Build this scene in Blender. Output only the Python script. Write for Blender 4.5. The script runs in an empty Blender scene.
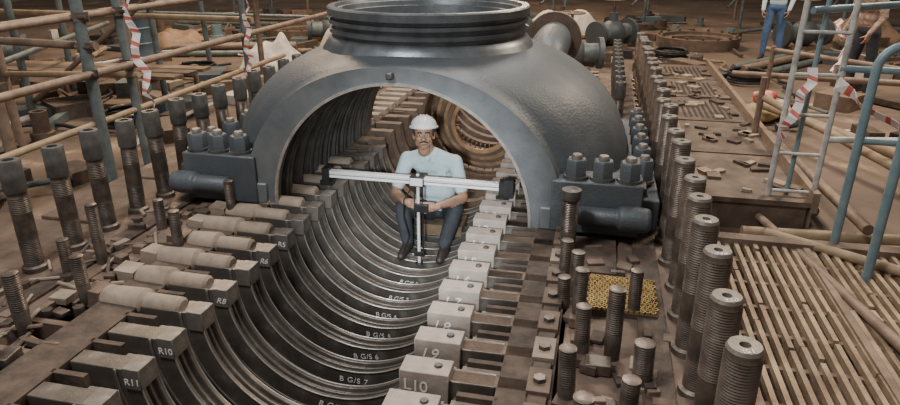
import bpy, bmesh, math, random
from mathutils import Vector, Matrix, Euler
random.seed(7)
pi=math.pi
SC=bpy.context.scene
COL=SC.collection

# ---------------------------------------------------------------- materials
def mat(name,c1,c2=None,rough=.5,metal=0.0,scale=6.0,bump=.0,bscale=60.,c3=None,lo=.35,hi=.65,detail=6):
    m=bpy.data.materials.new(name); m.use_nodes=True
    nt=m.node_tree; N=nt.nodes; L=nt.links
    b=N['Principled BSDF']
    b.inputs['Roughness'].default_value=rough; b.inputs['Metallic'].default_value=metal
    tc=N.new('ShaderNodeTexCoord')
    if c2 is None: c2=tuple(x*.75 for x in c1)
    n=N.new('ShaderNodeTexNoise'); n.inputs['Scale'].default_value=scale; n.inputs['Detail'].default_value=detail
    n.inputs['Roughness'].default_value=.65
    L.new(tc.outputs['Object'],n.inputs['Vector'])
    r=N.new('ShaderNodeValToRGB'); e=r.color_ramp.elements
    e[0].position=lo; e[1].position=hi
    e[0].color=(*c1,1); e[1].color=(*c2,1)
    if c3: 
        k=e.new((lo+hi)/2+.08); k.color=(*c3,1)
    L.new(n.outputs['Fac'],r.inputs['Fac']); L.new(r.outputs['Color'],b.inputs['Base Color'])
    mr=N.new('ShaderNodeMapRange'); mr.inputs['To Min'].default_value=max(.05,rough-.12); mr.inputs['To Max'].default_value=min(1,rough+.15)
    n2=N.new('ShaderNodeTexNoise'); n2.inputs['Scale'].default_value=scale*2.3; L.new(tc.outputs['Object'],n2.inputs['Vector'])
    L.new(n2.outputs['Fac'],mr.inputs['Value']); L.new(mr.outputs['Result'],b.inputs['Roughness'])
    if bump>0:
        n3=N.new('ShaderNodeTexNoise'); n3.inputs['Scale'].default_value=bscale; n3.inputs['Detail'].default_value=4
        L.new(tc.outputs['Object'],n3.inputs['Vector'])
        bp=N.new('ShaderNodeBump'); bp.inputs['Strength'].default_value=bump; bp.inputs['Distance'].default_value=.01
        L.new(n3.outputs['Fac'],bp.inputs['Height']); L.new(bp.outputs['Normal'],b.inputs['Normal'])
    return m
M={}
M['dome']=mat('grimy_cast_steel',(.068,.082,.095),(.145,.160,.175),.50,.3,1.6,.35,60,c3=(.098,.112,.124),lo=.3,hi=.72,detail=10)
M['domeface']=mat('machined_arch_face',(.21,.225,.235),(.115,.13,.145),.5,.35,4,.12,60,lo=.3,hi=.7,detail=8)
M['domein']=mat('casing_inner_dark',(.05,.050,.050),(.12,.112,.105),.5,.5,6,.1,60)
M['neck']=mat('machined_neck',(.18,.20,.22),(.095,.11,.12),.36,.6,4,.1,60)
M['ring']=mat('diaphragm_steel',(.095,.083,.072),(.225,.202,.18),.42,.45,7,.15,80,c3=(.155,.138,.120))
M['ringface']=mat('diaphragm_face',(.155,.140,.127),(.28,.258,.235),.45,.4,10,.1,80,c3=(.21,.19,.17))
M['lip']=mat('bright_machined_lip',(.55,.53,.50),(.35,.33,.31),.35,.6,14)
M['tile']=mat('pale_joint_face',(.47,.405,.36),(.25,.205,.175),.65,.1,9,.2,50,lo=.3,hi=.72,detail=9)  # lit look of the right ring ends put into a paler steel
M['rust']=mat('rusty_casing',(.105,.073,.056),(.26,.19,.145),.68,.25,6,.4,35,c3=(.165,.118,.09),lo=.3,hi=.7,detail=9)
M['rustd']=mat('dark_rust_and_gap_shade',(.042,.032,.026),(.115,.083,.064),.7,.25,7,.4,35)
M['sand']=mat('dusty_scaled_steel',(.35,.285,.225),(.165,.125,.095),.72,.15,7,.45,28,c3=(.25,.20,.155),lo=.3,hi=.7,detail=9)
M['stud']=mat('stud_steel',(.075,.062,.054),(.195,.162,.137),.42,.6,9,.1,60)
M['studcap']=mat('stud_cap',(.075,.076,.076),(.165,.157,.148),.42,.5,10)
M['studr']=mat('stud_oily_thread',(.095,.077,.066),(.225,.185,.155),.42,.6,7,.1,60)
M['studtop']=mat('stud_end_bright',(.28,.255,.225),(.16,.14,.12),.45,.4,20)
M['chalk']=mat('white_chalk',(.9,.9,.88),(.65,.64,.62),.9,0,60)
M['alu']=mat('aluminium',(.88,.89,.90),(.80,.81,.82),.35,.2,20)
M['black']=mat('black_plastic',(.015,.015,.017),(.03,.03,.03),.4,0,20)
M['bluepipe']=mat('blue_grey_pipe',(.13,.21,.25),(.21,.29,.31),.45,.2,9,.1,60)
M['greypipe']=mat('grey_green_pipe',(.17,.205,.205),(.10,.12,.12),.5,.3,9,.1,60)
M['rustpipe']=mat('rusty_pipe',(.17,.12,.088),(.27,.195,.145),.6,.25,9,.2,60)
M['yelpipe']=mat('ochre_pipe',(.35,.26,.165),(.23,.165,.10),.6,.1,9)
M['whitepaint']=mat('worn_white_paint',(.55,.55,.52),(.30,.30,.28),.5,.1,12)
M['red']=mat('tape_red',(.60,.14,.12),(.50,.10,.09),.5,0,10)
M['white']=mat('tape_white',(.85,.78,.75),(.70,.64,.62),.5,0,10)
M['grate']=mat('rusty_grating',(.46,.35,.235),(.19,.13,.085),.6,.3,5,.3,50,lo=.3,hi=.7)
M['gold']=mat('brass_mesh',(.60,.43,.18),(.33,.22,.09),.38,.65,15)
M['amber']=mat('warm_lit_blading',(.46,.29,.16),(.24,.14,.08),.5,.45,9)  # orange light on the rear ring stack put into its colour
M['plate']=mat('walkway_plate',(.080,.058,.046),(.17,.128,.10),.55,.3,5,.2,50)
M['wood']=mat('old_wood',(.25,.175,.115),(.145,.10,.065),.8,0,8,.2,30)
M['woodl']=mat('pale_wood',(.40,.31,.22),(.27,.195,.13),.8,0,8,.2,30)
M['tarp']=mat('white_tarp',(.66,.63,.60),(.44,.41,.38),.7,0,5,.2,20)
M['tarpo']=mat('brown_tarp',(.34,.22,.14),(.20,.13,.08),.7,0,5,.2,20)
M['drum']=mat('painted_drum',(.06,.11,.15),(.09,.13,.16),.5,.2,6)
M['shirt']=mat('pale_blue_shirt',(.62,.76,.80),(.54,.69,.74),.85,0,14,.4,16)
M['trouser']=mat('dark_trousers',(.030,.036,.045),(.052,.058,.068),.9,0,14,.3,18)
M['jeans']=mat('blue_jeans',(.06,.12,.25),(.10,.17,.32),.9,0,14)
M['check']=mat('brown_checked_shirt',(.30,.17,.12),(.45,.36,.30),.9,0,24,lo=.45,hi=.55)
M['skin']=mat('brown_skin',(.42,.25,.17),(.36,.205,.135),.5,0,10)
M['lips']=mat('lips',(.28,.12,.09),(.24,.10,.08),.5,0,10)
M['hair']=mat('black_hair',(.012,.010,.009),(.02,.018,.016),.7,0,60)
M['helmet']=mat('white_helmet_plastic',(.92,.92,.91),(.88,.88,.87),.3,0,5)
M['eye']=mat('eye_white',(.7,.68,.65),(.65,.62,.6),.3,0,5)
M['shoe']=mat('shoe_leather',(.03,.025,.02),(.05,.04,.035),.5,0,10)
M['floor']=mat('workshop_floor',(.080,.058,.044),(.43,.30,.19),.75,0,.8,.25,12,c3=(.17,.122,.09),lo=.36,hi=.68,detail=10)
M['wall']=mat('hall_wall',(.22,.20,.18),(.16,.145,.13),.85,0,1.5)
M['sack']=mat('yellow_sack',(.62,.50,.30),(.42,.28,.12),.75,0,9,.4,20)
M['sackr']=mat('red_sack',(.48,.06,.05),(.60,.45,.38),.75,0,9,.4,20,lo=.45,hi=.6)

# ---------------------------------------------------------------- builder
def basis(d):
    d=d.normalized(); a=Vector((0,0,1)) if abs(d.z)<.9 else Vector((1,0,0))
    u=d.cross(a).normalized(); v=d.cross(u).normalized(); return u,v
class B:
    def __init__(s): s.v=[];s.f=[];s.m=[];s.mats=[]
    def mi(s,m):
        m=M[m] if isinstance(m,str) else m
        if m not in s.mats: s.mats.append(m)
        return s.mats.index(m)
    def add(s,vs,fs,m):
        o=len(s.v); s.v+= [tuple(p) for p in vs]; k=s.mi(m)
        for f in fs: s.f.append([i+o for i in f]); s.m.append(k)
    def box(s,c,d,m,rot=None):
        c=Vector(c); h=Vector(d)/2
        R=Euler(rot).to_matrix() if rot else Matrix.Identity(3)
        vs=[c+R@Vector((x*h.x,y*h.y,z*h.z)) for x in(-1,1) for y in(-1,1) for z in(-1,1)]
        s.add(vs,[(0,1,3,2),(4,6,7,5),(0,4,5,1),(2,3,7,6),(0,2,6,4),(1,5,7,3)],m)
    def bb(s,x0,x1,y0,y1,z0,z1,m): s.box(((x0+x1)/2,(y0+y1)/2,(z0+z1)/2),(abs(x1-x0),abs(y1-y0),abs(z1-z0)),m)
    def prof(s,p0,p1,rt,m,seg=16,cap=True):
        p0=Vector(p0);p1=Vector(p1);d=p1-p0;u,v=basis(d)
        vs=[];fs=[]
        for t,r in rt:
            for k in range(seg):
                a=2*pi*k/seg; vs.append(p0+d*t+(u*math.cos(a)+v*math.sin(a))*r)
        n=len(rt)
        for i in range(n-1):
            for k in range(seg):
                k2=(k+1)%seg; fs.append((i*seg+k,i*seg+k2,(i+1)*seg+k2,(i+1)*seg+k))
        if cap: fs.append(tuple(range(seg))[::-1]); fs.append(tuple((n-1)*seg+k for k in range(seg)))
        s.add(vs,fs,m)
    def tube(s,p0,p1,r,m,r1=None,seg=14): s.prof(p0,p1,[(0,r),(1,r if r1 is None else r1)],m,seg)
    def sweep(s,pts,r,m,seg=12,closed=False):
        pts=[Vector(p) for p in pts]; n=len(pts); vs=[];fs=[]
        u=None
        for i,p in enumerate(pts):
            a=pts[(i-1)%n] if (i>0 or closed) else p; b=pts[(i+1)%n] if (i<n-1 or closed) else p
            t=(b-a).normalized()
            if u is None: u,_=basis(t)
            u=(u-t*u.dot(t)).normalized(); v=t.cross(u)
            rr=r[i] if isinstance(r,(list,tuple)) else r
            for k in range(seg):
                an=2*pi*k/seg; vs.append(p+(u*math.cos(an)+v*math.sin(an))*rr)
        for i in range(n if closed else n-1):
            j=(i+1)%n
            for k in range(seg):
                k2=(k+1)%seg; fs.append((i*seg+k,i*seg+k2,j*seg+k2,j*seg+k))
        if not closed: fs.append(tuple(range(seg))); fs.append(tuple((n-1)*seg+k for k in range(seg)))
        s.add(vs,fs,m)
    def lathe(s,prof,m,axis='z',a0=0,a1=2*pi,seg=48,c=(0,0,0),closed=False,sx=1,sz=1):
        full=abs(a1-a0-2*pi)<1e-6; n=len(prof); cnt=seg if full else seg+1
        vs=[];fs=[];c=Vector(c)
        for k in range(cnt):
            a=a0+(a1-a0)*k/seg
            for r,h in prof:
                if axis=='y': vs.append(c+Vector((r*sx*math.cos(a),h,r*sz*math.sin(a))))
                else: vs.append(c+Vector((r*math.cos(a),r*math.sin(a),h)))
        for k in range(seg):
            k2=(k+1)%cnt
            for i in range(n if closed else n-1):
                j=(i+1)%n; fs.append((k*n+i,k*n+j,k2*n+j,k2*n+i))
        if closed and not full:
            fs.append(tuple(range(n))); fs.append(tuple((cnt-1)*n+i for i in range(n))[::-1])
        s.add(vs,fs,m)
    def capsule(s,p0,p1,r0,r1,m,seg=14):
        p0=Vector(p0);p1=Vector(p1);d=p1-p0;L=max(d.length,1e-5)
        rt=[]
        for k in range(0,5):
            a=pi/2*(1-k/4); rt.append((-r0*math.sin(a)/L,max(r0*math.cos(a),r0*.02)))
        for k in range(0,5):
            a=pi/2*k/4; rt.append((1+r1*math.sin(a)/L,max(r1*math.cos(a),r1*.02)))
        s.prof(p0,p0+d.normalized()*L if d.length>1e-5 else p0+Vector((0,0,L)),rt,m,seg)
    def ell(s,c,r,m,rot=None,seg=20,rings=12,zmin=-1):
        c=Vector(c); R=Euler(rot).to_matrix() if rot else Matrix.Identity(3)
        vs=[];fs=[]
        a0=math.asin(max(-1,zmin))
        for i in range(rings+1):
            a=a0+(pi/2-a0)*i/rings
            cr=max(math.cos(a),.01)
            for k in range(seg):
                b=2*pi*k/seg; vs.append(c+R@Vector((r[0]*cr*math.cos(b),r[1]*cr*math.sin(b),r[2]*math.sin(a))))
        for i in range(rings):
            for k in range(seg):
                k2=(k+1)%seg; fs.append((i*seg+k,i*seg+k2,(i+1)*seg+k2,(i+1)*seg+k))
        fs.append(tuple(range(seg))[::-1]); fs.append(tuple(rings*seg+k for k in range(seg)))
        s.add(vs,fs,m)
    def mesh(s,name,sharp=35,smooth=True):
        me=bpy.data.meshes.new(name); me.from_pydata(s.v,[],s.f)
        for m in s.mats: me.materials.append(m)
        me.polygons.foreach_set('material_index',s.m)
        bm=bmesh.new(); bm.from_mesh(me); bmesh.ops.recalc_face_normals(bm,faces=bm.faces[:]); bm.to_mesh(me); bm.free()
        if smooth:
            me.polygons.foreach_set('use_smooth',[True]*len(me.polygons))
            me.set_sharp_from_angle(angle=math.radians(sharp))
        me.update(); return me
    def done(s,name,bevel=0,parent=None,loc=None,sharp=35,smooth=True):
        o=bpy.data.objects.new(name,s.mesh(name,sharp,smooth)); COL.objects.link(o)
        if bevel:
            b=o.modifiers.new('bevel','BEVEL'); b.width=bevel; b.segments=2; b.limit_method='ANGLE'; b.angle_limit=math.radians(50)
        if parent: o.parent=parent
        if loc: o.location=loc
        return o
def inst(name,me,loc,rot=(0,0,0),sc=(1,1,1)):
    o=bpy.data.objects.new(name,me); COL.objects.link(o); o.location=loc; o.rotation_euler=rot; o.scale=sc; return o
def text(s,loc,size,parent,rot=(pi/2,0,0)):
    cu=bpy.data.curves.new('chalk_mark','FONT'); cu.body=s; cu.size=size; cu.extrude=.0006; cu.offset=.0002; cu.align_x='CENTER'; cu.shear=random.uniform(-.1,.4); cu.space_character=random.uniform(.9,1.25)
    cu.materials.append(M['chalk'])
    o=bpy.data.objects.new('chalk_mark',cu); COL.objects.link(o); o.location=loc; o.rotation_euler=(rot[0],rot[1]+random.uniform(-.12,.12),rot[2]); o.parent=parent; return o

# ---------------------------------------------------------------- camera
cam=bpy.data.cameras.new('camera'); co=bpy.data.objects.new('camera',cam); COL.objects.link(co)
co.location=(1.30,-4.04,1.80)
R=Vector((.9749,.2226,0)); F=Vector((-.2065,.9042,-.3738)); U=R.cross(F)
mm=Matrix((R,U,-F)).transposed(); co.rotation_euler=mm.to_euler()
cam.sensor_width=36; cam.lens=36*650/900; cam.clip_start=.05; cam.clip_end=200
SC.camera=co

# ---------------------------------------------------------------- floor + walls (floor has a pit for the turbine)
FZ=-.3
b=B()
b.bb(-20,-2.15,-8,26,FZ-.3,FZ,'floor'); b.bb(2.15,20,-8,26,FZ-.3,FZ,'floor')
b.bb(-2.15,2.15,-8,-3.4,FZ-.3,FZ,'floor'); b.bb(-2.15,2.15,6.2,26,FZ-.3,FZ,'floor')
b.bb(-2.3,2.3,-3.5,6.3,-2.2,-2.0,'plate')
b.done('floor',smooth=False)
for n,a in (('wall_back',(-20,20,26,26.3)),('wall_left',(-20.3,-20,-8,26)),('wall_right',(20,20.3,-8,26))):
    b=B(); b.bb(a[0],a[1],a[2],a[3],FZ-.3,7,'wall')
    if n=='wall_back':
        for x in range(-18,20,4): b.bb(x-.25,x+.25,25.8,26,FZ,7,'plate')
    b.done(n,smooth=False)

# ---------------------------------------------------------------- lower casing
Yn=lambda n: .73-.247*n
b=B()
b.lathe([(.98,-3.2),(1.22,-3.2),(1.22,5.9),(.98,5.9)],'rustd','y',pi,2*pi,48,closed=True)
b.lathe([(.02,5.6),(1.0,5.6),(1.0,5.9),(.02,5.9)],'rustd','y',pi,2*pi,32,closed=True)
for n in range(-20,15):
    y=Yn(n)+.16
    if -3.1<y<5.5:
        b.lathe([(.82,y),(1.0,y),(1.0,y+.03),(.82,y+.03)],'rustd','y',pi,2*pi,40,closed=True)  # lands coloured darker to deepen the shade in the ring gaps
for s in (-1,1):
    b.bb(s*1.5,s*2.06,-3.2,5.9,-.42,-.03,'rust')
    b.bb(s*1.60,s*1.74,-3.2,5.9,-.05,-.012,'rustd')
    b.bb(s*1.18,s*1.52,-.1 ,5.9,-.42,-.03,'rust')
    b.bb(s*1.18,s*1.52,-3.2,-.1,-.42,-.20,'rustd')
    b.bb(s*1.9-.1,s*1.9+.1,-3.2,5.9,-2.0,-.4,'rustd')
b.bb(1.24,1.52,-2.4,-.1,-.25,-.035,'rust')
b.bb(1.12,1.50,-.55,-.08,-.2,-.005,'rustd')
b.bb(-1.50,-1.26,-.75,-.05,-.2,-.012,'rust')
for n in range(-1,15):
    y=Yn(n)
    if y<-3.1: continue
    j=random.uniform(-.015,.015)
    if n<=9:
        b.bb(-1.52,-1.10,y+.15,y+.20,-.32,-.03,'rust')
        b.prof((-.74,y+.055,-.005),(-1.20+j*3,y+.075,-.02),[(0,.040),(.03,.055),(.50+j*5,.058),(.54+j*5,.078),(.95,.074),(1,.055)],'sand',18)
        b.box((-1.29+j,y+.09,-.02),(.12+j,.13,.10),'rust' if n%3==0 else 'sand',(j*6,.12,.15+j*9))
        b.box((-1.43,y+.06,-.08),(.12,.11,.10),'rust',(0,0,j*6))
        b.box((-1.06,y+.185,-.05),(.18,.05,.08),'rustd')
    else:
        b.bb(-1.52,-.97,y+.02,y+.06,-.32,-.015,'rust')
        b.bb(-1.5,-1.45,y-.05,y+.2,-.3,-.0,'sand' if n%2 else 'rust')
        b.bb(-1.22,-1.0,y+.14,y+.18,-.3,-.06,'rustd')
    b.bb(.77,1.15,y+.005,y+.085,-.25,.0,'rust')
    b.bb(.80,1.11,y+.13,y+.165,-.25,-.03,'sand')
    b.bb(.80,1.11,y+.19,y+.215,-.25,-.05,'rustd')
    b.bb(1.11,1.21,y-.03,y+.14,-.2,.035,'sand' if n%4==1 else 'rust')
    b.box((1.16,y+.185,-.03),(.08,.06,.10),'rustd',(0,0,j*6))
    b.tube((1.16,y+.05,.03),(1.16,y+.05,.055),.03,'stud',seg=6)
for k in range(14):
    y=2.2+k*.25
    for s in (-1,1): b.bb(s*.98,s*1.3,y,y+.12,-.1,.06,'sand')
b.done('turbine_lower_casing',bevel=.006)

# ---------------------------------------------------------------- diaphragm half rings
PR=[(.97,0),(.61,0),(.61,.022),(.64,.027),(.64,.045),(.617,.05),(.617,.065),(.64,.07),(.64,.09),(.61,.095),(.61,.12),(.75,.12),(.75,.10),(.97,.10)]
def ringmesh(nm):
    b=B(); b.lathe(PR,'ring','y',pi,2*pi,72,closed=True)
    b.lathe([(.607,-.005),(.617,-.005),(.617,.002),(.607,.002)],'lip','y',pi,2*pi,72,closed=True)
    b.lathe([(.607,.114),(.615,.114),(.615,.122),(.607,.122)],'lip','y',pi,2*pi,72,closed=True)
    b.lathe([(.72,-.008),(.735,-.008),(.735,.0),(.72,.0)],'ringface','y',pi,2*pi,72,closed=True)
    b.bb(.545,.77,-.014,.105,-.16,.035,'tile')
    b.bb(.58,.78,.105,.125,-.12,-.01,'ringface')
    b.bb(-.69,-.60,-.008,.110,-.10,.010,'ringface')
    b.tube((.71,.05,.03),(.71,.05,.045),.02,'studcap',seg=6)
    return b.mesh(nm)
rm=ringmesh('diaphragm_ring')
for n in range(-3,15):
    y=Yn(n)
    if y<-3.05: continue
    o=inst('diaphragm_ring',rm,(0,y,0))
    md=o.modifiers.new('bevel','BEVEL'); md.width=.003; md.limit_method='ANGLE'; md.angle_limit=math.radians(50)
    if n>=2:
        text('L%d'%n,(.62,-.0155,-.065),.082,o)
        if n in (5,6,8,10,11): text('R%d'%n,(-.645,-.0095,-.075),.050,o)
        text('B G/S %d'%n,(-.01+random.uniform(-.02,.02),-.002,-.69),.052,o)
b=B()
for k in range(12):
    y=1.75+k*.3
    b.lathe([(.70,y),(.97,y),(.97,y+.1),(.70,y+.1)],'rust','y',pi,2*pi,48,closed=True)
b.done('rear_diaphragm_rings')
b=B()
for k in range(6):
    r=.28+.055*k
    b.lathe([(r,k*.06),(r+.042,k*.06),(r+.042,k*.06+.04),(r,k*.06+.04)],'rust' if k%2 else 'amber','y',0,2*pi,64,closed=True)
for k in range(40):
    a=2*pi*k/40; c_,s_=math.cos(a),math.sin(a)
    b.box((.46*c_,.30,.46*s_),(.30,.03,.012),'rust',(0,-a,0))
b.lathe([(.63,.0),(.66,.0),(.66,.42),(.63,.42)],'rust','y',0,2*pi,64,closed=True)
b.done('gland_ring_stack',loc=(.12,2.6,-.02))

# ---------------------------------------------------------------- upper casing (hood)
FA=1.155
secs=[(0.0,FA,1.035),(.10,1.17,1.045),(.14,1.23,1.055),(.22,1.33,1.065),(.36,1.43,1.085),(.55,1.52,1.11),(.8,1.58,1.13),(1.05,1.60,1.14),(1.35,1.58,1.13),(1.6,1.52,1.11),(1.8,1.43,1.085),(1.95,1.3,1.06),(2.05,1.15,1.05),(2.1,1.12,1.04)]
dense=[]
for i in range(len(secs)-1):
    a,c=secs[i],secs[i+1]; k=3 if i>2 else 1
    for j in range(k):
        t=j/k; dense.append(tuple(a[q]*(1-t)+c[q]*t for q in range(3)))
dense.append(secs[-1])
NX=-.03; NY=1.05
def sst(t): t=max(0,min(1,t)); return t*t*(3-2*t)
b=B(); NS=96; vs=[];fs=[]
for (y,a,h) in dense:
    ex=.94-.125*sst((min(y,2.1-y)-.08)/.55)
    for k in range(NS+1):
        th=pi*k/NS
        vs.append(Vector((a*math.copysign(abs(math.cos(th))**ex,math.cos(th)),y,h*abs(math.sin(th))**ex)))
W=NS+1
for i in range(len(dense)-1):
    for k in range(NS):
        q=(i*W+k,i*W+k+1,(i+1)*W+k+1,(i+1)*W+k)
        if all(((vs[j].x-NX)**2+(vs[j].y-NY)**2)<.70**2 for j in q): continue
        fs.append(q)
b.add(vs,fs,'dome')
prof=[(.93,0),(.93,.08)]
y=.08
while y<1.95:
    prof+=[(.985,y+.005),(.985,y+.085),(.93,y+.09),(.93,y+.12),(.95,y+.125),(.95,y+.145),(.93,y+.15),(.93,y+.19)]
    y+=.19
prof+=[(.93,2.1)]
vs=[];fs=[];NI=72
for (r,yy) in prof:
    for k in range(NI+1):
        th=pi*k/NI; vs.append(Vector((r*math.cos(th),yy,r*math.sin(th))))
W=NI+1
for i in range(len(prof)-1):
    for k in range(NI):
        q=(i*W+k,i*W+k+1,(i+1)*W+k+1,(i+1)*W+k)
        if all(((vs[j].x-NX)**2+(vs[j].y-NY)**2)<.58**2 for j in q): continue
        fs.append(q)
b.add(vs,fs,'domein')
for yy in (0,2.1):
    vs=[];fs=[]
    a,h=(FA,1.035) if yy==0 else (1.12,1.04)
    for k in range(NS+1):
        th=pi*k/NS; c_,s_=math.cos(th),math.sin(th)
        vs.append((.93*c_,yy,.93*s_)); vs.append((a*math.copysign(abs(c_)**.94,c_),yy,h*abs(s_)**.94))
    for k in range(NS): fs.append((2*k,2*k+1,2*k+3,2*k+2))
    b.add(vs,fs,'domeface')
b.lathe([(.918,-.008),(.938,-.008),(.938,.01),(.918,.01)],'lip','y',0,pi,72,closed=True)
hood=b.done('turbine_upper_casing',sharp=40)
b=B()
b.lathe([(.86,.99),(.80,1.085),(.775,1.12),(.75,1.13),(.75,1.155),(.775,1.16),(.775,1.185),(.745,1.19),(.745,1.22),(.775,1.225),(.775,1.25),(.745,1.255),(.745,1.28),(.785,1.285),(.785,1.335),(.775,1.345),(.725,1.345),(.715,1.32),(.70,1.315),(.69,1.28),(.675,1.275),(.64,1.1),(.60,.93)],'neck','z',0,2*pi,96,c=(NX,NY,0))
b.done('exhaust_neck',parent=hood)
b=B()
for s in (-1,1):
    b.bb(s*1.06,s*1.64,-.03,.22,0.0,.36,'dome')
    b.bb(s*1.08,s*1.68,.18,2.06,0.0,.27,'dome')
    b.bb(s*.99,s*1.16,-.02,2.08,0.0,.16,'domeface')
    b.bb(s*1.50,s*1.76,.10,2.0,0.0,.22,'dome')
    b.prof((s*1.24,-.09,.155),(s*1.70,-.09,.155),[(0,.05),(.04,.062),(.55,.062),(.58,.082),(.8,.085),(.97,.078),(1,.055)],'dome',24)
b.box((-.02,-.015,.985),(.05,.05,.05),'studcap')
b.done('joint_flange',bevel=.025,parent=hood)
def hexnut(b,x,y,z,r=.085,h=.15):
    b.tube((x,y,z),(x,y,z+.02),r*1.15,'studcap',seg=24)
    b.prof((x,y,z+.02),(x,y,z+h),[(0,r),(.88,r),(1,r*.86)],'dome',6)
    b.prof((x,y,z+h-.01),(x,y,z+h+.03),[(0,r*.5),(.7,r*.5),(1,r*.4)],'studtop',16)
b=B()
for s in (-1,1):
    for x in (1.21,1.38,1.55): hexnut(b,s*x,.06,.36,.072,.13)
    for k in range(6): hexnut(b,s*1.66,.42+k*.28,.24,.07,.16)
b.done('flange_nuts',parent=hood)

# ---------------------------------------------------------------- studs
def thread(h0,h1,r,p=.011,d=.0028):
    out=[];z=h0
    while z<h1-p: out+=[(r,z),(r-d,z+p*.5)]; z+=p
    return out
def studmesh(kind):
    b=B(); r=.055
    if kind=='cap':
        pf=[(.070,-.03),(.070,.0),(.054,.01)]+thread(.02,.18,.055)+[(.054,.185),(.054,.34)]+thread(.34,.44,r)+[(.052,.445),(.052,.455),(.058,.46)]
        b.lathe(pf,'stud','z',seg=24)
        b.lathe([(.058,.46),(.061,.47),(.061,.635),(.056,.648),(.03,.648),(.028,.61),(.001,.61)],'studcap','z',seg=24)
    else:
        pf=[(.075,-.03),(.075,.0),(.058,.01)]+thread(.02,.16,r+.004)+[(.057,.165),(.057,.30)]+thread(.30,.625,r+.005,.0115,.003)+[(.057,.635)]
        b.lathe(pf,'studr','z',seg=28)
        b.lathe([(.057,.635),(.051,.648),(.018,.648),(.016,.62),(.001,.62)],'studtop','z',seg=28)
    return b.mesh('casing_stud',sharp=50)
sc_,st_=studmesh('cap'),studmesh('thr')
y=-2.17
k=0
while y<5.7:
    o=inst('casing_stud',st_,(1.83+random.uniform(-.01,.01),y,0),(random.uniform(-.015,.015),random.uniform(-.015,.015),random.random()*.4),(1,1,1+random.uniform(-.03,.03)))
    if k in (0,1,2,3): text(str(251-k),(0,-.047,.6488),.03,o,(0,0,0))
    y+=.315;k+=1
y=-1.83
while y<5.7:
    inst('casing_stud',sc_,(-1.89+random.uniform(-.01,.01),y,0),(random.uniform(-.02,.02),random.uniform(-.02,.02),random.random()*6),(1,1,1+random.uniform(-.03,.03)))
    y+=.31
for s in (-1,1):
    y=2.5
    while y<5.6:
        inst('casing_stud',sc_,(s*1.52,y,-.03),(0,0,0),(.9,.9,.85)); y+=.3
def bolt(b,x,y,z,h,r,m='stud'):
    pf=[(0,r*.9)]
    n=int(h*.6/.011)
    for i in range(n):
        t0=.38+i*.6/n; pf+=[(t0,r),(t0+.3/n,r*.91)]
    pf+=[(.99,r),(1,r*.8)]
    b.prof((x,y,z),(x+random.uniform(-.01,.01),y,z+h),pf,m,14)
b=B()
for (x,y,h,r) in [(-1.22,-.78,.24,.035),(-1.34,-1.45,.24,.036),(-1.42,-1.78,.30,.04),(-1.65,-1.22,.2,.035),(-1.17,-.21,.24,.035),(-1.56,-1.05,.36,.035),(-1.50,-.55,.2,.035),(-1.3,-2.1,.3,.04),
                  (1.20,-.28,.40,.050),(1.20,-.62,.22,.036),(1.27,-.80,.24,.038),(1.30,-1.08,.28,.036),(1.58,-.95,.24,.034),(1.47,-1.35,.34,.040),(1.60,-1.55,.2,.045),(1.33,-1.40,.26,.036),(1.28,-1.75,.26,.038),(1.52,-1.85,.22,.038),(1.35,-2.1,.3,.04),(1.22,-.95,.16,.035)]:
    bolt(b,x,y,-.04,h+.04,r)
b.tube((1.20,-.28,.34),(1.20,-.28,.40),.060,'studcap',seg=18)
for i in range(10):
    x=random.uniform(-1.75,-1.25);yy=random.uniform(-2.2,-.2); b.tube((x,yy,-.04),(x,yy,.0+random.random()*.04),.03,'stud',seg=6)
b.done('flange_bolts',sharp=50)
b=B()
for i in range(140):
    s=random.choice((-1,1,1)); x=s*random.uniform(1.26,1.75); yy=random.uniform(-2.6,-.15)
    if abs(x-1.5)<.24 and -1.06<yy<-.53: continue
    d=(random.uniform(.03,.12),random.uniform(.03,.12),random.uniform(.01,.06))
    b.box((x,yy,-.03+d[2]/2),d,random.choice(['rust','rustd','sand','stud','rust','rustd']),(0,0,random.uniform(-.3,.3)))
for i in range(40):
    x=-random.uniform(1.26,1.8); yy=random.uniform(-2.6,0); L=random.uniform(.08,.3); a=random.uniform(0,3)
    b.tube((x,yy,-.01),(x+L*math.cos(a),yy+L*math.sin(a),-.0),random.uniform(.006,.014),random.choice(['sand','rust','rustd']),seg=8)
b.done('steel_packing_pieces',bevel=.004)
b=B()
b.bb(1.33,1.70,-.99,-.60,-.035,.0,'rustd')
for i in range(13):
    for j in range(12):
        b.lathe([(.010,0),(.0155,0),(.0155,.016),(.010,.016)],'gold','z',0,2*pi,6,c=(1.35+i*.0275+(.013 if j%2 else 0),-.97+j*.031,0),closed=True)
b.done('brass_honeycomb_pad',smooth=False)

# ---------------------------------------------------------------- alignment beam + rod
b=B()
by,bz=.46,.10
b.bb(-.70,.66,by-.025,by+.025,bz-.025,bz+.03,'alu')
b.bb(-.70,.66,by-.030,by-.024,bz+.018,bz+.026,'alu'); b.bb(-.70,.66,by-.030,by-.024,bz-.021,bz-.013,'alu')
b.bb(-.69,.65,by-.0265,by-.0245,bz-.001,bz+.004,'black')
for s,x in ((-1,-.72),(1,.68)):
    b.bb(x-.03,x+.03,by-.04,by+.04,.04,bz+.05,'black')
    b.bb(x-.05,x+.05,by-.04,by+.04,.012,.045,'black')
b.bb(.69,.76,by-.05,by+.02,.03,.17,'black')
b.done('alignment_beam',bevel=.003)
b=B()
b.bb(-.035,.075,by-.042,by+.042,bz-.04,bz+.04,'black')
b.bb(-.03,.07,by-.050,by-.042,bz-.03,bz+.03,'alu')
b.tube((.02,by,bz+.05),(.02,by,-.60),.013,'alu')
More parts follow.
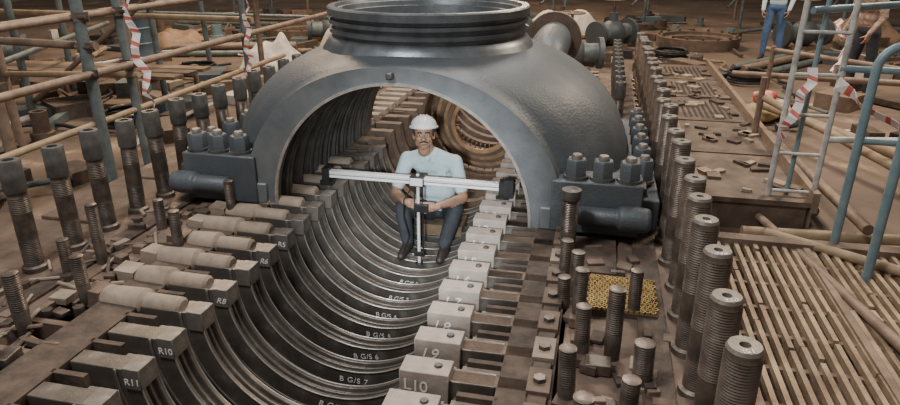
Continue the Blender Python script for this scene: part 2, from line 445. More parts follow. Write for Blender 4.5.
b.tube((.055,by,bz-.02),(.055,by,-.52),.006,'black')
b.tube((-.01,by,bz-.02),(-.01,by,-.40),.005,'black')
b.bb(-.02,.065,by-.02,by+.02,-.54,-.50,'black')
b.prof((.02,by,-.60),(.02,by,-.612),[(0,.03),(1,.034)],'black',16)
b.bb(.0,.11,by-.06,by-.025,-.14,-.08,'black')
b.sweep([(-.02,by-.03,.05),(-.08,by-.05,-.05),(-.09,by-.04,-.2),(-.06,by,-.38),(-.12,by+.02,-.55)],.005,'black',8)
b.done('measuring_rod',bevel=.002)

# ---------------------------------------------------------------- people
def remeshed(b,name,voxel,smooth=4,factor=.5):
    me=b.mesh(name+'_src',smooth=False); o=bpy.data.objects.new(name+'_src',me); COL.objects.link(o)
    r=o.modifiers.new('r','REMESH'); r.mode='VOXEL'; r.voxel_size=voxel; r.use_smooth_shade=True
    if smooth:
        s=o.modifiers.new('s','SMOOTH'); s.iterations=smooth; s.factor=factor
    dg=bpy.context.evaluated_depsgraph_get(); dg.update()
    m2=bpy.data.meshes.new_from_object(o.evaluated_get(dg)); m2.name=name
    bpy.data.objects.remove(o); bpy.data.meshes.remove(me)
    m2.materials.clear()
    m2.polygons.foreach_set('use_smooth',[True]*len(m2.polygons))
    return m2
def segd(p,a,c):
    d=c-a; t=max(0,min(1,(p-a).dot(d)/max(d.length_squared,1e-9))); return (p-(a+d*t)).length,t
def body(name,J,shirt,trous,parent,sleeve=.7,longs=False):
    V=lambda k: Vector(J[k])
    b=B(); tags=[]
    def cap(p,q,r0,r1,m):
        b.capsule(p,q,r0,r1,'skin'); tags.append((Vector(p),Vector(q),r0,r1,m))
    hip,chest,neck=V('hip'),V('chest'),V('neck')
    side=(V('shL')-V('shR')).normalized()
    up=(neck-hip).normalized()
    def slab(c,w,d,m,n=3,h=.09):
        for k in range(-n,n+1):
            p=c+side*(w-d)*k/n
            b.ell(p,(d,d,h),'skin',seg=14,rings=8)
            tags.append((p,p,d,d,m))
    slab(hip+up*.0,.165,.115,trous)
    slab(hip+up*.10,.155,.108,shirt)
    slab(hip.lerp(chest,.55),.158,.112,shirt)
    slab(chest,.175,.12,shirt)
    slab(chest.lerp(neck,.55),.18,.105,shirt)
    sm=(V('shL')+V('shR'))/2
    cap(V('shR')+up*.0,sm+up*.015,.062,.075,shirt); cap(V('shL'),sm+up*.015,.062,.075,shirt)
    cap(V('shR'),neck+up*.03,.05,.055,shirt); cap(V('shL'),neck+up*.03,.05,.055,shirt)
    cap(neck-up*.02,V('head'),.055,.052,0)
    for s in 'RL':
        sh,el,wr=V('sh'+s),V('el'+s),V('wr'+s)
        mid=sh.lerp(el,sleeve)
        cap(sh,mid,.064,.058,shirt)
        if longs: cap(mid,el,.056,.05,shirt); cap(el,wr,.048,.036,shirt)
        else: cap(mid,el,.043,.040,0); cap(el,el.lerp(wr,.35),.040,.041,0); cap(el.lerp(wr,.35),wr,.041,.026,0)
        hp,kn,an=V('hp'+s),V('kn'+s),V('an'+s)
        cap(hp,kn,.092,.066,trous); cap(kn,kn.lerp(an,.4),.066,.064,trous); cap(kn.lerp(an,.4),an,.064,.054,trous)
    m=remeshed(b,name+'_body',.011,5)
    m.materials.append(M['skin'])
    m.materials.append(M[J['shirt']]); m.materials.append(M[J['trous']])
    idx=[]
    for p in m.polygons:
        c=p.center; best=1e9; bi=0
        for a,q,r0,r1,mt in tags:
            d,t=segd(c,a,q); d-=r0*(1-t)+r1*t
            if d<best: best=d;bi=mt
        idx.append(bi)
    m.polygons.foreach_set('material_index',idx)
    o=bpy.data.objects.new('body',m); COL.objects.link(o); o.parent=parent
    b=B()
    for s in 'RL':
        an=V('an'+s); t=V('toe'+s); d=(t-an); d.z=0; d.normalize()
        base=Vector((an.x,an.y,an.z-.06))
        b.capsule(base-d*.04,base+d*.06,.042,.045,'shoe'); b.capsule(base+d*.06,base+d*.17+Vector((0,0,-.012)),.045,.034,'shoe')
        b.capsule(an+Vector((0,0,.02)),base,.045,.04,'shoe')
    m=remeshed(b,name+'_shoes',.01,3); m.materials.append(M['shoe'])
    o=bpy.data.objects.new('shoes',m); COL.objects.link(o); o.parent=parent
def head(parent,c,yaw,pitch,helmet=True):
    E=bpy.data.objects.new('head',None); COL.objects.link(E); E.parent=parent; E.location=c; E.rotation_euler=(pitch,0,yaw)
    b=B()
    b.ell((0,.012,.03),(.076,.097,.092),'skin'); b.ell((0,-.012,-.035),(.062,.078,.075),'skin')
    b.ell((0,-.035,-.078),(.040,.045,.036),'skin')
    b.ell((.052,-.01,-.05),(.018,.04,.035),'skin'); b.ell((-.052,-.01,-.05),(.018,.04,.035),'skin')
    b.capsule((0,-.083,.012),(0,-.106,-.024),.009,.014,'skin')
    b.ell((.013,-.094,-.028),(.010,.012,.009),'skin'); b.ell((-.013,-.094,-.028),(.010,.012,.009),'skin')
    b.capsule((-.045,-.075,.022),(-.012,-.088,.022),.009,.010,'skin'); b.capsule((.045,-.075,.022),(.012,-.088,.022),.009,.010,'skin')
    for s in (-1,1):
        b.ell((s*.042,-.066,-.022),(.02,.016,.018),'skin')
        b.ell((s*.080,.012,-.005),(.010,.02,.033),'skin',(0,0,s*.3))
    b.capsule((-.02,-.082,-.062),(.02,-.082,-.062),.009,.009,'skin')
    b.capsule((0,.01,-.05),(0,.03,-.13),.05,.052,'skin')
    m=remeshed(b,'face',.005,3); m.materials.append(M['skin'])
    o=bpy.data.objects.new('face',m); COL.objects.link(o); o.parent=E
    b=B()
    for s in (-1,1):
        b.ell((s*.030,-.081,.004),(.013,.009,.008),'eye',seg=12,rings=8)
        b.ell((s*.030,-.089,.004),(.006,.003,.006),'hair',seg=10,rings=6)
        b.sweep([(s*.014,-.097,.024),(s*.03,-.096,.030),(s*.048,-.083,.024)],.0045,'hair',8)
    b.sweep([(-.034,-.083,-.054),(-.02,-.092,-.047),(0,-.097,-.043),(.02,-.092,-.047),(.034,-.083,-.054)],[.003,.005,.006,.005,.003],'hair',8)
    b.ell((0,.028,.028),(.083,.092,.092),'hair',(-.25,0,0),seg=24,rings=10,zmin=-.4)
    for s in (-1,1): b.capsule((s*.077,-.018,.04),(s*.077,-.016,-.005),.010,.006,'hair')
    b.done('face_details',parent=E)
    mo=B(); mo.sweep([(-.022,-.088,-.066),(0,-.093,-.064),(.022,-.088,-.066)],[.002,.005,.002],'lips',8); mo.done('mouth',parent=E)
    if helmet:
        b=B(); hz=.066
        b.ell((0,.008,hz),(.108,.130,.095),'helmet',(-.06,0,0),seg=32,rings=12,zmin=.0)
        n0=len(b.v)
        b.lathe([(.09,0),(.117,-.003),(.117,.005),(.104,.010)],'helmet','z',0,2*pi,32,c=(0,0,0),closed=True)
        for i in range(n0,len(b.v)):
            x,y,z=b.v[i]; f=max(0,-y/.117)
            b.v[i]=(x,y*1.17-.022*f+.008,z+hz-.002*f)
        for x in (-.026,0,.026): b.sweep([(x,-.118,.089),(x,-.09,.132),(x,-.04,.158),(x,.02,.161),(x,.08,.139),(x,.125,.095)],.005,'helmet',8)
        b.done('hard_hat',parent=E)
    return E
def hand(name,parent,wrist,d,n,curl,side,splay=.02):
    w=Vector(wrist); d=Vector(d).normalized(); n=Vector(n); n=(n-d*n.dot(d)).normalized(); x=d.cross(n)*side
    b=B()
    for k in range(4):
        t=(1.5-k)*.020
        b.capsule(w+x*t*.7+d*.01,w+x*t+d*.085,.015,.0125,'skin',10)
    b.capsule(w-d*.03,w+d*.02,.026,.024,'skin',12)
    b.capsule(w+x*.02+d*.02+n*.006,w+x*.034+d*.05+n*.012,.016,.013,'skin',10)
    for k,L in enumerate((.072,.080,.075,.060)):
        p=w+x*((1.5-k)*.0205)+d*.088; ang=0; r=.0095-.0006*k
        for j,(fr,c) in enumerate(((.45,curl[0]),(.32,curl[1]),(.23,curl[2]))):
            ang+=c+k*.04
            q=p+(d*math.cos(ang)+n*math.sin(ang)+x*(1.5-k)*splay)*L*fr
            b.capsule(p,q,r,r*.9,'skin',10); r*=.9; p=q
    p=w+x*.034+d*.045+n*.012
    q=p+(x*.45+d*.55+n*.7).normalized()*.036; b.capsule(p,q,.0115,.0105,'skin',10)
    q2=q+(x*-.05+d*.45+n*.9).normalized()*.030; b.capsule(q,q2,.0105,.009,'skin',10)
    m=remeshed(b,name,.0035,2); m.materials.append(M['skin'])
    o=bpy.data.objects.new(name,m); COL.objects.link(o); o.parent=parent

wk=bpy.data.objects.new('worker',None); COL.objects.link(wk)
J=dict(hip=(.06,1.06,-.37),chest=(.03,.98,-.02),neck=(.01,.90,.165),head=(-.02,.855,.28),
  shR=(-.19,.90,.12),shL=(.215,.90,.12),elR=(-.255,.74,-.13),wrR=(-.085,.515,-.115),elL=(.32,.74,-.13),wrL=(.145,.505,-.125),
  hpR=(-.03,1.02,-.38),hpL=(.15,1.02,-.38),knR=(-.17,.66,-.22),knL=(.27,.68,-.20),anR=(-.13,.64,-.50),anL=(.19,.62,-.49),
  toeR=(-.14,.4,-.55),toeL=(.19,.4,-.55),shirt='shirt',trous='trouser')
body('worker',J,1,2,wk,.72)
head(wk,(-.025,.82,.355),math.radians(14),math.radians(-9))
hand('hand_right',wk,(-.08,.505,-.11),(.85,-.45,.10),(.4,.75,-.2),(1.0,1.1,.9),-1)
hand('hand_left',wk,(.14,.495,-.125),(-.85,-.45,.10),(-.4,.75,-.2),(1.0,1.1,.9),1)
b=B()
for s in (-1,1):
    b.add([(.00+s*.005,.815,.145),(.00+s*.075,.865,.225),(.00+s*.085,.84,.195),(.00+s*.045,.80,.11)],[(0,1,2,3)],'shirt')
b.bb(.08,.15,.843,.857,-.02,.06,'shirt')
for z in (.06,-.02,-.10): b.tube((.01,.862,z),(.01,.848,z),.006,'white',seg=8)
o=b.done('shirt_collar',parent=wk); sm=o.modifiers.new('s','SOLIDIFY'); sm.thickness=.006
b=B(); b.bb(-.14,.26,.96,1.24,-.585,-.49,'wood'); b.bb(-.12,.24,.98,1.22,-.60,-.587,'woodl'); b.done('wooden_seat_block',bevel=.008)

def stander(name,x,y,yaw,shirt,trous,long=True,lean=0):
    E=bpy.data.objects.new(name,None); COL.objects.link(E)
    J=dict(hip=(0,0,.95),chest=(0,-.02-lean*.4,1.25),neck=(0,-.01-lean*.8,1.46),head=(0,-.03-lean,1.58),
      shR=(-.19,-.01-lean*.7,1.40),shL=(.19,-.01-lean*.7,1.40),elR=(-.24,.03-lean*.6,1.13),elL=(.25,-.0-lean*.6,1.13),wrR=(-.22,-.12-lean*.7,.90),wrL=(.22,-.15-lean*.7,.92),
      hpR=(-.09,0,.90),hpL=(.09,0,.90),knR=(-.12,-.04,.50),knL=(.12,.03,.50),anR=(-.13,0,.10),anL=(.14,.05,.10),toeR=(-.15,-.3,0),toeL=(.17,-.3,0),shirt=shirt,trous=trous)
    body(name,J,1,2,E,.7,long)
    head(E,(0,-.04-lean,1.65),0,.15,True)
    hand('hand_right',E,J['wrR'],(.05,-.25,-1),(1,0,0),(.35,.4,.3),1)
    hand('hand_left',E,J['wrL'],(-.05,-.25,-1),(-1,0,0),(.35,.4,.3),-1)
    E.location=(x,y,FZ); E.rotation_euler=(0,0,yaw)
stander('bystander',4.95,6.4,math.radians(-60),'check','trouser',True,.12)
stander('bystander',4.45,9.6,math.radians(-20),'shirt','jeans',True,.0)

# ---------------------------------------------------------------- right side: grating, walkway, ladder, rails
b=B()
gx0,gx1,gy0,gy1,gz=2.12,4.1,-2.3,.32,-.12
x=gx0
while x<gx1:
    y=gy0-random.uniform(0,.2)
    while y<gy1:
        L=random.uniform(.5,1.6); e=min(y+L,gy1)
        zz=random.uniform(-.012,.006); b.bb(x,x+.026,y,e,gz-.04+zz,gz+zz,'grate'); y=e+.02
    x+=.060
y=gy0
while y<gy1: b.bb(gx0,gx1,y,y+.03,gz-.06,gz-.03,'rustpipe'); y+=.30
for x in (gx0,2.75,3.4,gx1): b.bb(x-.02,x+.02,gy0,gy1,gz-.10,gz+.012,'rustpipe')
b.bb(gx0,gx1,gy1,gy1+.10,gz-.10,gz+.03,'rust')
for x in (gx0,2.75,3.4,gx1):
    for y in (gy0,-.7,gy1): b.bb(x-.03,x+.03,y-.03,y+.03,FZ,gz-.05,'rustpipe')
b.done('floor_grating',smooth=False)
b=B()
b.tube((2.55,.55,-.12),(4.0,-.55,-.06),.035,'yelpipe'); b.tube((2.60,1.0,-.18),(2.95,-1.2,-.07),.03,'rustpipe')
b.tube((2.5,.50,-.20),(4.2,.60,-.18),.05,'rustpipe'); b.tube((2.45,.8,-.24),(4.4,.95,-.24),.05,'yelpipe')
b.done('discarded_pipes')
b=B()
for k in range(5):
    y0=1.0+k*1.2
    b.bb(2.15,2.95,y0,y0+1.16,-.08,-.04,'plate')
    b.bb(2.17,2.93,y0+.02,y0+.08,FZ,-.08,'plate'); 
    for i in range(9):
        for j in range(14 if k>1 else 0):
            b.tube((2.3+i*.06,y0+.15+j*.06,-.041),(2.3+i*.06,y0+.15+j*.06,-.037),.018,'black',seg=6)
b.bb(2.95,3.0,1.0,7,-.12,.04,'rustpipe'); b.bb(2.12,2.16,1.0,7,-.12,.04,'rustpipe')
for i in range(55):
    x=random.uniform(2.2,2.9); y=random.uniform(1.1,6.6); b.box((x,y,-.03),(random.uniform(.03,.15),random.uniform(.03,.2),.03),random.choice(['rust','stud','woodl','sand','rustd']),(0,0,random.random()*3))
b.done('walkway_plates',smooth=False)
b=B()
for x in (2.66,2.98): b.sweep([(x,1.12,FZ),(x+.02,1.14,1.0),(x+.05,1.17,2.6)],.022,'whitepaint',12)
for k in range(9):
    z=0.0+k*.3; b.tube((2.66+.02*z,1.13,z),(2.98+.02*z,1.13,z),.013,'whitepaint')
b.tube((2.80,1.16,FZ),(2.86,1.2,2.6),.018,'bluepipe')
b.done('access_ladder')
b=B()
def arc_rail(x,y,z,L,m,r=.024):
    pts=[(x,y,FZ),(x,y,z-.15)]+[(x+.15-.15*math.cos(a),y,z-.15+.15*math.sin(a)) for a in [pi/2*i/6 for i in range(1,7)]]+[(x+L,y-.1,z)]
    b.sweep(pts,r,m,12)
arc_rail(2.95,.42,1.22,1.6,'bluepipe',.028); arc_rail(3.02,.0,1.10,1.4,'bluepipe',.028)
b.tube((2.95,.42,.62),(4.5,.35,.62),.022,'bluepipe'); b.tube((2.98,1.14,.95),(5.2,1.0,.95),.024,'bluepipe')
b.tube((2.72,1.1,1.35),(4.9,2.4,1.4),.026,'bluepipe'); b.tube((2.98,1.14,.42),(4.9,1.2,.5),.024,'whitepaint')
b.tube((3.02,0,.55),(4.5,-.1,.55),.022,'bluepipe')
b.tube((4.2,.35,FZ),(4.2,.35,1.22),.024,'bluepipe'); b.tube((3.9,1.1,FZ),(3.95,1.1,1.6),.024,'bluepipe'); b.tube((4.9,2.4,FZ),(4.9,2.4,1.6),.024,'greypipe')
b.done('blue_handrail')
b=B()
b.tube((2.9,3.0,.35),(3.7,-.0,.25),.035,'yelpipe'); b.tube((3.1,3.2,-.1),(3.25,.7,-.1),.04,'rustpipe'); b.tube((3.2,4.2,.0),(4.6,.9,.0),.05,'yelpipe')
b.tube((3.05,4.2,-.2),(3.05,1.25,-.2),.05,'rustpipe'); b.tube((3.4,5.2,.5),(5.6,1.8,.6),.03,'rustpipe'); b.tube((3.1,5.6,.1),(6.4,4.6,.2),.04,'rustpipe')
for p in ((2.9,2.9),(3.65,.1),(3.45,5.1),(5.5,1.9)): b.tube((p[0],p[1],FZ),(p[0],p[1],.55),.03,'rustpipe')
b.done('loose_pipes')

def tape(name,pts,w=.07,up=(0,0,1),n=7):
    b=B(); P=[Vector(p) for p in pts]; out=[]
    for i in range(len(P)-1):
        for k in range(n):
            t=k/n; p=P[i].lerp(P[i+1],t); out.append(p+Vector((.03*math.sin(k*2.1+i),.03*math.cos(k*1.7+i),-.05*math.sin(pi*t))))
    out.append(P[-1])
    for i in range(len(out)-1):
        a0=i*.55; a1=(i+1)*.55
        def uu(a,i):
            d=(out[min(i+1,len(out)-1)]-out[max(i-1,0)]).normalized(); u=Vector(up); u=(u-d*u.dot(d)).normalized(); v=d.cross(u); return (u*math.cos(math.sin(a)*.9)+v*math.sin(math.sin(a)*.9))*w/2
        u0=uu(a0,i);u1=uu(a1,i+1)
        q=[out[i]-u0,out[i+1]-u1,out[i+1]+u1,out[i]+u0]
        e=lambda s,t: (q[0].lerp(q[1],s)).lerp(q[3].lerp(q[2],s),t)
        b.add([e(0,0),e(.45,0),e(.65,1),e(0,1)],[(0,1,2,3)],'white'); b.add([e(.45,0),e(.75,0),e(.95,1),e(.65,1)],[(0,1,2,3)],'red'); b.add([e(.75,0),e(1,0),e(1,1),e(.95,1)],[(0,1,2,3)],'white')
    o=b.done(name,smooth=False); s=o.modifiers.new('s','SOLIDIFY'); s.thickness=.002
tape('barrier_tape',[(2.98,1.1,.85),(3.4,.4,.62),(4.0,-.1,.45),(4.4,-.6,.1)],.10)
tape('barrier_tape',[(2.80,1.10,.95),(2.72,1.06,.70),(2.66,1.05,.45)],.07,(1,0,0),4)
tape('barrier_tape',[(3.0,1.3,.9),(3.6,3,.9),(4.4,6.0,.8)],.09)
# crumpled sacks
def sack(c,r,m,seed,rot=0):
    rnd=random.Random(seed); b=B(); b.ell((0,0,0),r,m,(0,0,rot),seg=28,rings=18)
    p=[rnd.uniform(0,6) for _ in range(4)]
    for i,(x,y,z) in enumerate(b.v):
        f=1+.10*math.sin(x*30+p[0])*math.cos(y*26+p[1])+.08*math.sin(z*40+p[2]+x*22)
        z2=max(z*f,-r[2]*.75); b.v[i]=(c[0]+x*f,c[1]+y*f,c[2]+z2)
    return b
E=bpy.data.objects.new('cement_sacks',None); COL.objects.link(E)
for i,(c,r,m) in enumerate([((3.26,4.5,-.18),(.24,.17,.12),'sack'),((3.52,4.75,-.18),(.20,.17,.12),'sack'),((3.32,4.55,.0),(.19,.13,.09),'sackr')]):
    sack(c,r,m,i+1,i*.5).done('sack_%d'%(i+1),parent=E,sharp=80)

# ---------------------------------------------------------------- left side scaffold
b=B()
def coup(x,y,z): b.box((x,y,z),(.12,.12,.08),'stud',(0,0,random.random())); b.tube((x-.07,y-.05,z),(x+.09,y-.05,z),.018,'stud',seg=8)
for (x,y,r,m,h) in [(-3.03,.81,.05,'greypipe',2.4),(-3.05,1.35,.04,'greypipe',2.4),(-3.3,.1,.045,'rustpipe',2.2),(-3.0,3.4,.04,'greypipe',2.3),(-4.6,1.4,.045,'rustpipe',2.3),(-4.7,4.0,.045,'greypipe',2.3),(-3.2,-1.6,.05,'greypipe',2.2),
     (-3.8,2.3,.04,'rustpipe',2.3),(-5.6,2.6,.045,'greypipe',2.4),(-3.9,5.4,.045,'rustpipe',2.3),(-6.4,4.2,.045,'greypipe',2.4),(-2.6,6.5,.04,'rustpipe',2.3),(-5.6,6.6,.045,'greypipe',2.3),(-4.3,.5,.045,'greypipe',2.2),(-7.2,6.4,.045,'rustpipe',2.3),(-2.5,9.4,.045,'greypipe',2.3)]:
    b.tube((x,y,FZ),(x+random.uniform(-.08,.08),y,FZ+h),r,m)
b.tube((-3.0,-2.4,.72),(-3.0,6.5,.72),.035,'rustpipe')
b.tube((-3.1,-2.4,1.18),(-3.05,5.2,1.22),.03,'rustpipe')
b.tube((-3.08,-1.5,.25),(-3.05,4.5,.30),.03,'yelpipe')
b.tube((-6.5,1.2,.95),(-2.95,.85,.95),.035,'rustpipe'); b.tube((-6.5,1.5,.45),(-2.95,1.32,.62),.03,'yelpipe')
b.tube((-7,3.6,.9),(-2.9,3.45,.9),.035,'yelpipe'); b.tube((-4.65,-1,1.0),(-4.7,5.5,1.0),.035,'rustpipe')
b.tube((-4.3,-.5,.5),(-6.6,5.4,.55),.035,'greypipe'); b.tube((-7.4,5.4,1.1),(-2.5,5.35,1.05),.035,'rustpipe'); b.tube((-6.0,-.5,1.25),(-3.4,6.8,1.3),.035,'rustpipe')
b.tube((-7.5,6.5,.6),(-2.4,6.5,.6),.035,'greypipe'); b.tube((-3.0,2.2,1.5),(-5.8,2.7,-.2),.03,'rustpipe'); b.tube((-3.9,5.4,1.6),(-2.5,9.5,1.2),.035,'rustpipe'); b.tube((-7.5,9.4,1.1),(-2.2,9.4,1.1),.035,'yelpipe')
for (x,y,z) in [(-3.03,.81,.72),(-3.05,1.35,.72),(-3.03,.83,.95),(-3.0,3.4,.72),(-3.05,1.35,1.2),(-3.03,.83,1.2),(-3.3,.1,.72),(-4.6,1.4,1.0),(-4.6,1.1,.95),(-3.9,5.4,1.07),(-4.7,4,1.0)]: coup(x,y,z)
b.done('scaffold_frame')
b=B()
for i in range(3): b.box((-5.3+.02*i,3.1+i*.24,.22),(3.0,.22,.04),'plate' if i%2 else 'wood',(0,0,.03*i))
for x in (-6.4,-4.2): b.tube((x,2.9,.16),(x,4.1,.16),.035,'rustpipe'); 
for x in (-6.4,-4.2):
    for y in (2.95,4.05): b.tube((x,y,FZ),(x,y,.2),.035,'rustpipe')
b.done('scaffold_boards')
tape('barrier_tape',[(-2.95,1.32,1.9),(-2.92,1.3,1.0),(-2.80,1.25,.3)],.07,(1,0,0))
tape('barrier_tape',[(-2.92,3.4,1.5),(-2.9,3.3,.8),(-2.95,3.3,.1)],.06,(1,0,0))
b=B()
for k in range(9):
    b.bb(-2.75,-2.2,-2.2+k*.95,-1.3+k*.95,FZ,-.14,random.choice(['rust','plate','rustd','rust']))
b.done('cover_slabs',bevel=.01)

# ---------------------------------------------------------------- background clutter
def crate(x,y,rz,sx,sy,sz,m='wood'):
    b=B(); n=3
    for i in range(n):
        z=sz*(i+.5)/n
        for s in (-1,1):
            b.box((0,s*sy/2,z),(sx,.025,sz/n*.82),m); b.box((s*sx/2,0,z),(.025,sy,sz/n*.82),m)
    for s in (-1,1):
        for t in (-1,1): b.box((s*sx/2*.93,t*sy/2*.93,sz/2),(.06,.06,sz),m)
    for i in range(5): b.box((sx*(i-2)/5,0,sz+.012),(sx/5*.9,sy,.024),m)
    o=b.done('wooden_crate',bevel=.004); o.location=(x,y,FZ); o.rotation_euler=(0,0,rz)
def drum(x,y,m='drum'):
    b=B(); b.lathe([(.001,0),(.28,0),(.29,.02),(.28,.04),(.28,.28),(.295,.30),(.28,.32),(.28,.56),(.295,.58),(.28,.60),(.28,.84),(.29,.86),(.28,.88),(.26,.87),(.26,.85),(.001,.85)],m,'z',seg=28)
    b.tube((.15,0,.85),(.15,0,.88),.03,'stud'); o=b.done('steel_drum'); o.location=(x,y,FZ)
def coil(x,y,m='black'):
    b=B(); pts=[]
    for i in range(100):
        a=i*.35; pts.append(((.28+.03*math.sin(a*.31))*math.cos(a),(.28+.03*math.cos(a*.23))*math.sin(a),.03+.0018*i))
    b.sweep(pts,.02,m,8); o=b.done('cable_coil'); o.location=(x,y,FZ)
def pallet(x,y,rz):
    b=B()
    for i in range(7): b.box((-.5+i*.1667,0,.13),(.12,1.0,.022),'woodl')
    for s in (-.45,0,.45): b.box((0,s,.07),(1.1,.09,.09),'wood')
    o=b.done('wooden_pallet',bevel=.003); o.location=(x,y,FZ); o.rotation_euler=(0,0,rz)
def tarp(x,y,sx,sy,h,m,seed):
    rnd=random.Random(seed); b=B(); n=22; vs=[];fs=[]
    ph=[rnd.uniform(0,6) for _ in range(6)]
    for i in range(n+1):
        for j in range(n+1):
            u=i/n*2-1;v=j/n*2-1; e=max(0,1-(abs(u)**3))*max(0,1-(abs(v)**3))
            z=h*e*(.6+.2*math.sin(3*u+ph[0])*math.cos(4*v+ph[1]))+.05*math.sin(9*u+ph[2]+3*v)*e+.03*math.sin(17*v+ph[3]+6*u)*e+.01
            vs.append((u*sx/2*(1+.06*math.sin(7*v+ph[4])),v*sy/2*(1+.06*math.sin(6*u+ph[5])),max(z,.005)))
    for i in range(n):
        for j in range(n): a=i*(n+1)+j; fs.append((a,a+1,a+n+2,a+n+1))
    b.add(vs,fs,m); o=b.done('tarpaulin',sharp=80); o.location=(x,y,FZ); s=o.modifiers.new('s','SOLIDIFY'); s.thickness=.01
def pipes(x,y,rz,L=2.5,m='rustpipe'):
    b=B()
    for i,(a,z) in enumerate([(-.15,.06),(0,.06),(.15,.06),(-.07,.18),(.08,.18)]): b.tube((-L/2,a,z),(L/2+random.uniform(-.3,.3),a,z),.06,m if i%2 else 'greypipe')
    b.box((-L/3,0,.0),(.08,.6,.02),'wood'); o=b.done('pipe_bundle'); o.location=(x,y,FZ); o.rotation_euler=(0,0,rz)
def halfring(x,y,rz,R_=.9):
    b=B(); b.lathe([(R_*.62,0),(R_,0),(R_,.22),(R_*.85,.22),(R_*.85,.15),(R_*.62,.15)],'rust','z',0,2*pi,48,closed=True)
    for k in range(16):
        a=2*pi*k/16; b.tube((R_*.93*math.cos(a),R_*.93*math.sin(a),.22),(R_*.93*math.cos(a),R_*.93*math.sin(a),.27),.03,'stud',seg=6)
    o=b.done('spare_gland_ring',bevel=.006); o.location=(x,y,FZ)
def valve(x,y,rz):
    b=B(); b.tube((-.5,0,.35),(.5,0,.35),.16,'greypipe',seg=20)
    for t in (-.5,.5): b.prof((t-.04,0,.35),(t+.04,0,.35),[(0,.26),(1,.26)],'dome',24)
    b.ell((0,0,.35),(.28,.26,.26),'dome'); b.tube((0,0,.5),(0,0,.75),.09,'dome'); b.tube((0,0,.75),(0,0,1.0),.025,'stud')
    b.sweep([(.2*math.cos(a),.2*math.sin(a),1.0) for a in [2*pi*i/20 for i in range(20)]],.015,'rustpipe',8,True)
    for a in (0,pi/2): b.tube((-.2*math.cos(a),-.2*math.sin(a),1),(.2*math.cos(a),.2*math.sin(a),1),.01,'rustpipe')
    b.box((0,0,.05),(.7,.3,.1),'wood')
    o=b.done('steam_valve'); o.location=(x,y,FZ); o.rotation_euler=(0,0,rz)
KEEP=[]
def keep(x,y,r): KEEP.append((x,y,r))
for p in [(-7.3,6.9),(9,7.5)]: drum(*p); keep(p[0],p[1],.5)
for p in [(-4.2,2.6),(-5.2,5.6),(3.6,7.0),(5.6,4.0),(-3.2,9.4),(2.6,9)]: coil(*p); keep(p[0],p[1],.5)
for p in [(-8.6,3.3,.1),(6.4,6.2,.3)]: pallet(*p); keep(p[0],p[1],.8)
for p in [(-4.15,6.25,1.1,.9,.75,'tarp',1),(-3.3,7.6,1.2,1.0,.9,'tarp',2),(-7.6,8.4,1.6,1.2,.5,'tarpo',3),(4.8,3.0,1.0,.8,.3,'tarpo',4),(.4,12.6,2,1.0,.7,'tarp',5),(6.9,12.6,1.8,1.2,.8,'tarpo',6)]:
    tarp(*p); keep(p[0],p[1],.9)
for p in [(-5.7,7.7,.3,2.4),(4.3,8.3,.9,2.6),(-8.4,12.2,.1,3.4),(8.6,9.4,.4,2.6),(7.0,4.4,.5,2.4)]: pipes(*p); keep(p[0],p[1],1.2)
for p in [(-6.9,2.0,0,.75),(-1.4,8.6,0,.8),(3.3,11.0,0,.85),(-5.6,10.6,0,.9),(6.6,8.2,0,.8)]: halfring(*p); keep(p[0],p[1],1.0)
for p in [(-4.3,9.3,.4),(.8,7.2,.2),(5.3,10.8,.5),(-.4,10.4,.2),(-8.8,5.2,.6),(1.5,10.0,.9),(8.0,6.7,.2),(-2.4,10.4,.7)]: valve(*p); keep(p[0],p[1],.7)
b=B(); n=0
while n<620:
    s=random.choice((-1,-1,1)); x=s*random.uniform(3.3,11); y=random.uniform(-1,15)
    if n%4==0: x=random.uniform(-2.3,3.2); y=random.uniform(7.0,16)
    n+=1
    if 2.1<x<4.6 and y<1.3: continue
    if any((x-a)**2+(y-c)**2<r*r for a,c,r in KEEP): continue
    m=random.choice(['greypipe','rustd','rustpipe','plate','greypipe','stud','sand','black','plate','rustd','tarp','dome','bluepipe','rust'])
    rz=random.uniform(0,3)
    u=random.random()
    if u<.55: b.box((x,y,FZ+.06),(random.uniform(.15,.8),random.uniform(.1,.5),random.uniform(.05,.3)),m,(0,0,rz))
    elif u<.75: 
        r=random.uniform(.06,.22); h=random.uniform(.05,.35); b.lathe([(.001,0),(r,0),(r,h*.3),(r*.7,h*.32),(r*.7,h),(r*.45,h),(r*.45,h*.6),(.001,h*.6)],m,'z',seg=16,c=(x,y,FZ))
    else:
        L=random.uniform(.3,1.1); b.tube((x,y,FZ+.04),(x+L*math.cos(rz),y+L*math.sin(rz),FZ+.04+random.uniform(0,.1)),random.uniform(.02,.05),m,seg=8)
b.done('scrap_and_offcuts',bevel=0)
b=B()
for i in range(40):
    s=random.choice((-1,-1,1)); x=s*random.uniform(3.2,9); y=random.uniform(1.5,13)
    pts=[];a=random.uniform(0,6)
    for k in range(14):
        a+=random.uniform(-.7,.7); x+=.2*math.cos(a); y+=.2*math.sin(a); pts.append((x if abs(x)>3.1 else math.copysign(3.1,x),max(y,1.4),FZ+.03+random.uniform(0,.05)))
    b.sweep(pts,random.choice((.012,.018,.025)),random.choice(['black','black','rustpipe','tarp','bluepipe']),8)
b.done('trailing_cables')
b=B()
for i in range(9):
    x=-10+i*2.4
    for y in (14.5,16.5): b.tube((x+(y-11)*.1,y,FZ),(x+(y-11)*.1,y,3.2),.04,random.choice(['greypipe','rustpipe','bluepipe']),seg=8)
for z in (.6,1.6,2.6):
    for y in (14.5,16.5): b.tube((-10.5,y,z),(9.8,y,z),.035,'rustpipe',seg=8)
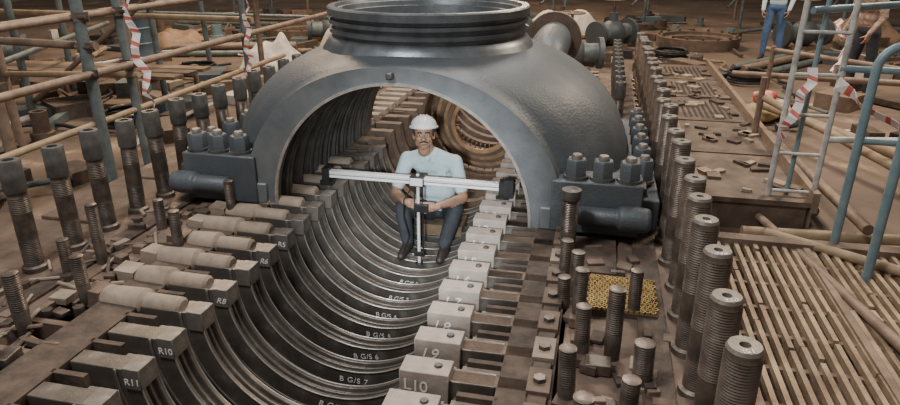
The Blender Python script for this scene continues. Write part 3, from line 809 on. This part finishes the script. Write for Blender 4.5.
for i in range(9): b.tube((-10+i*2.4,14.5,.2),(-8.4+i*2.4,16.5,1.6),.035,'greypipe',seg=8)
b.done('far_scaffold')
b=B()
ex,ey=.72,3.2
pts=[(ex,ey,.0),(ex,ey,.35)]+[(ex,ey+.30-.30*math.cos(a),.35+.30*math.sin(a)) for a in [pi/2*i/8 for i in range(1,9)]]+[(ex,ey+1.2,.65)]
b.sweep(pts,.22,'dome',28)
b.prof((ex,ey,.02),(ex,ey,.10),[(0,.34),(1,.34)],'rust',28); b.prof((ex,ey+1.1,.65),(ex,ey+1.2,.65),[(0,.34),(1,.34)],'rust',28)
b.done('steam_pipe_elbow')

# ---------------------------------------------------------------- lights
w=bpy.data.worlds.new('world'); SC.world=w; w.use_nodes=True
bg=w.node_tree.nodes['Background']; bg.inputs['Color'].default_value=(1.0,.93,.85,1); bg.inputs['Strength'].default_value=.30
def area(n,loc,tgt,size,e,c):
    l=bpy.data.lights.new(n,'AREA'); l.size=size; l.energy=e; l.color=c
    o=bpy.data.objects.new(n,l); COL.objects.link(o); o.location=loc; o.rotation_euler=(Vector(tgt)-Vector(loc)).to_track_quat('-Z','Y').to_euler()
def spot(n,loc,tgt,e,c,ang=50,bl=.5,rad=.1):
    l=bpy.data.lights.new(n,'SPOT'); l.energy=e; l.color=c; l.spot_size=math.radians(ang); l.spot_blend=bl; l.shadow_soft_size=rad
    o=bpy.data.objects.new(n,l); COL.objects.link(o); o.location=loc; o.rotation_euler=(Vector(tgt)-Vector(loc)).to_track_quat('-Z','Y').to_euler()
area('high_bay_lamp_front',(-1.2,-3.2,5.5),(0,-.3,0),1.2,310,(1,.98,.96))
area('high_bay_lamp_mid',(.5,4.5,6.5),(0,2,0),1.5,350,(1,.93,.84))
area('high_bay_lamp_left',(-6,7,6.5),(-6,6,0),1.5,650,(1,.73,.48))
area('high_bay_lamp_right',(6,6,6.5),(4.5,3,0),1.5,560,(1,.79,.58))
area('high_bay_lamp_far',(-1,14,6.5),(-1,12,0),2,700,(1,.74,.50))
spot('work_lamp',(1.15,-4.4,1.75),(.0,.75,-.1),1200,(.93,.99,1),24,.8)
spot('added_warm_fill',(.3,1.9,.75),(.15,2.7,-.05),14,(1,.62,.34),90,.6,.04)  # added warm spot to tint the ring stack orange; no lamp fitted here
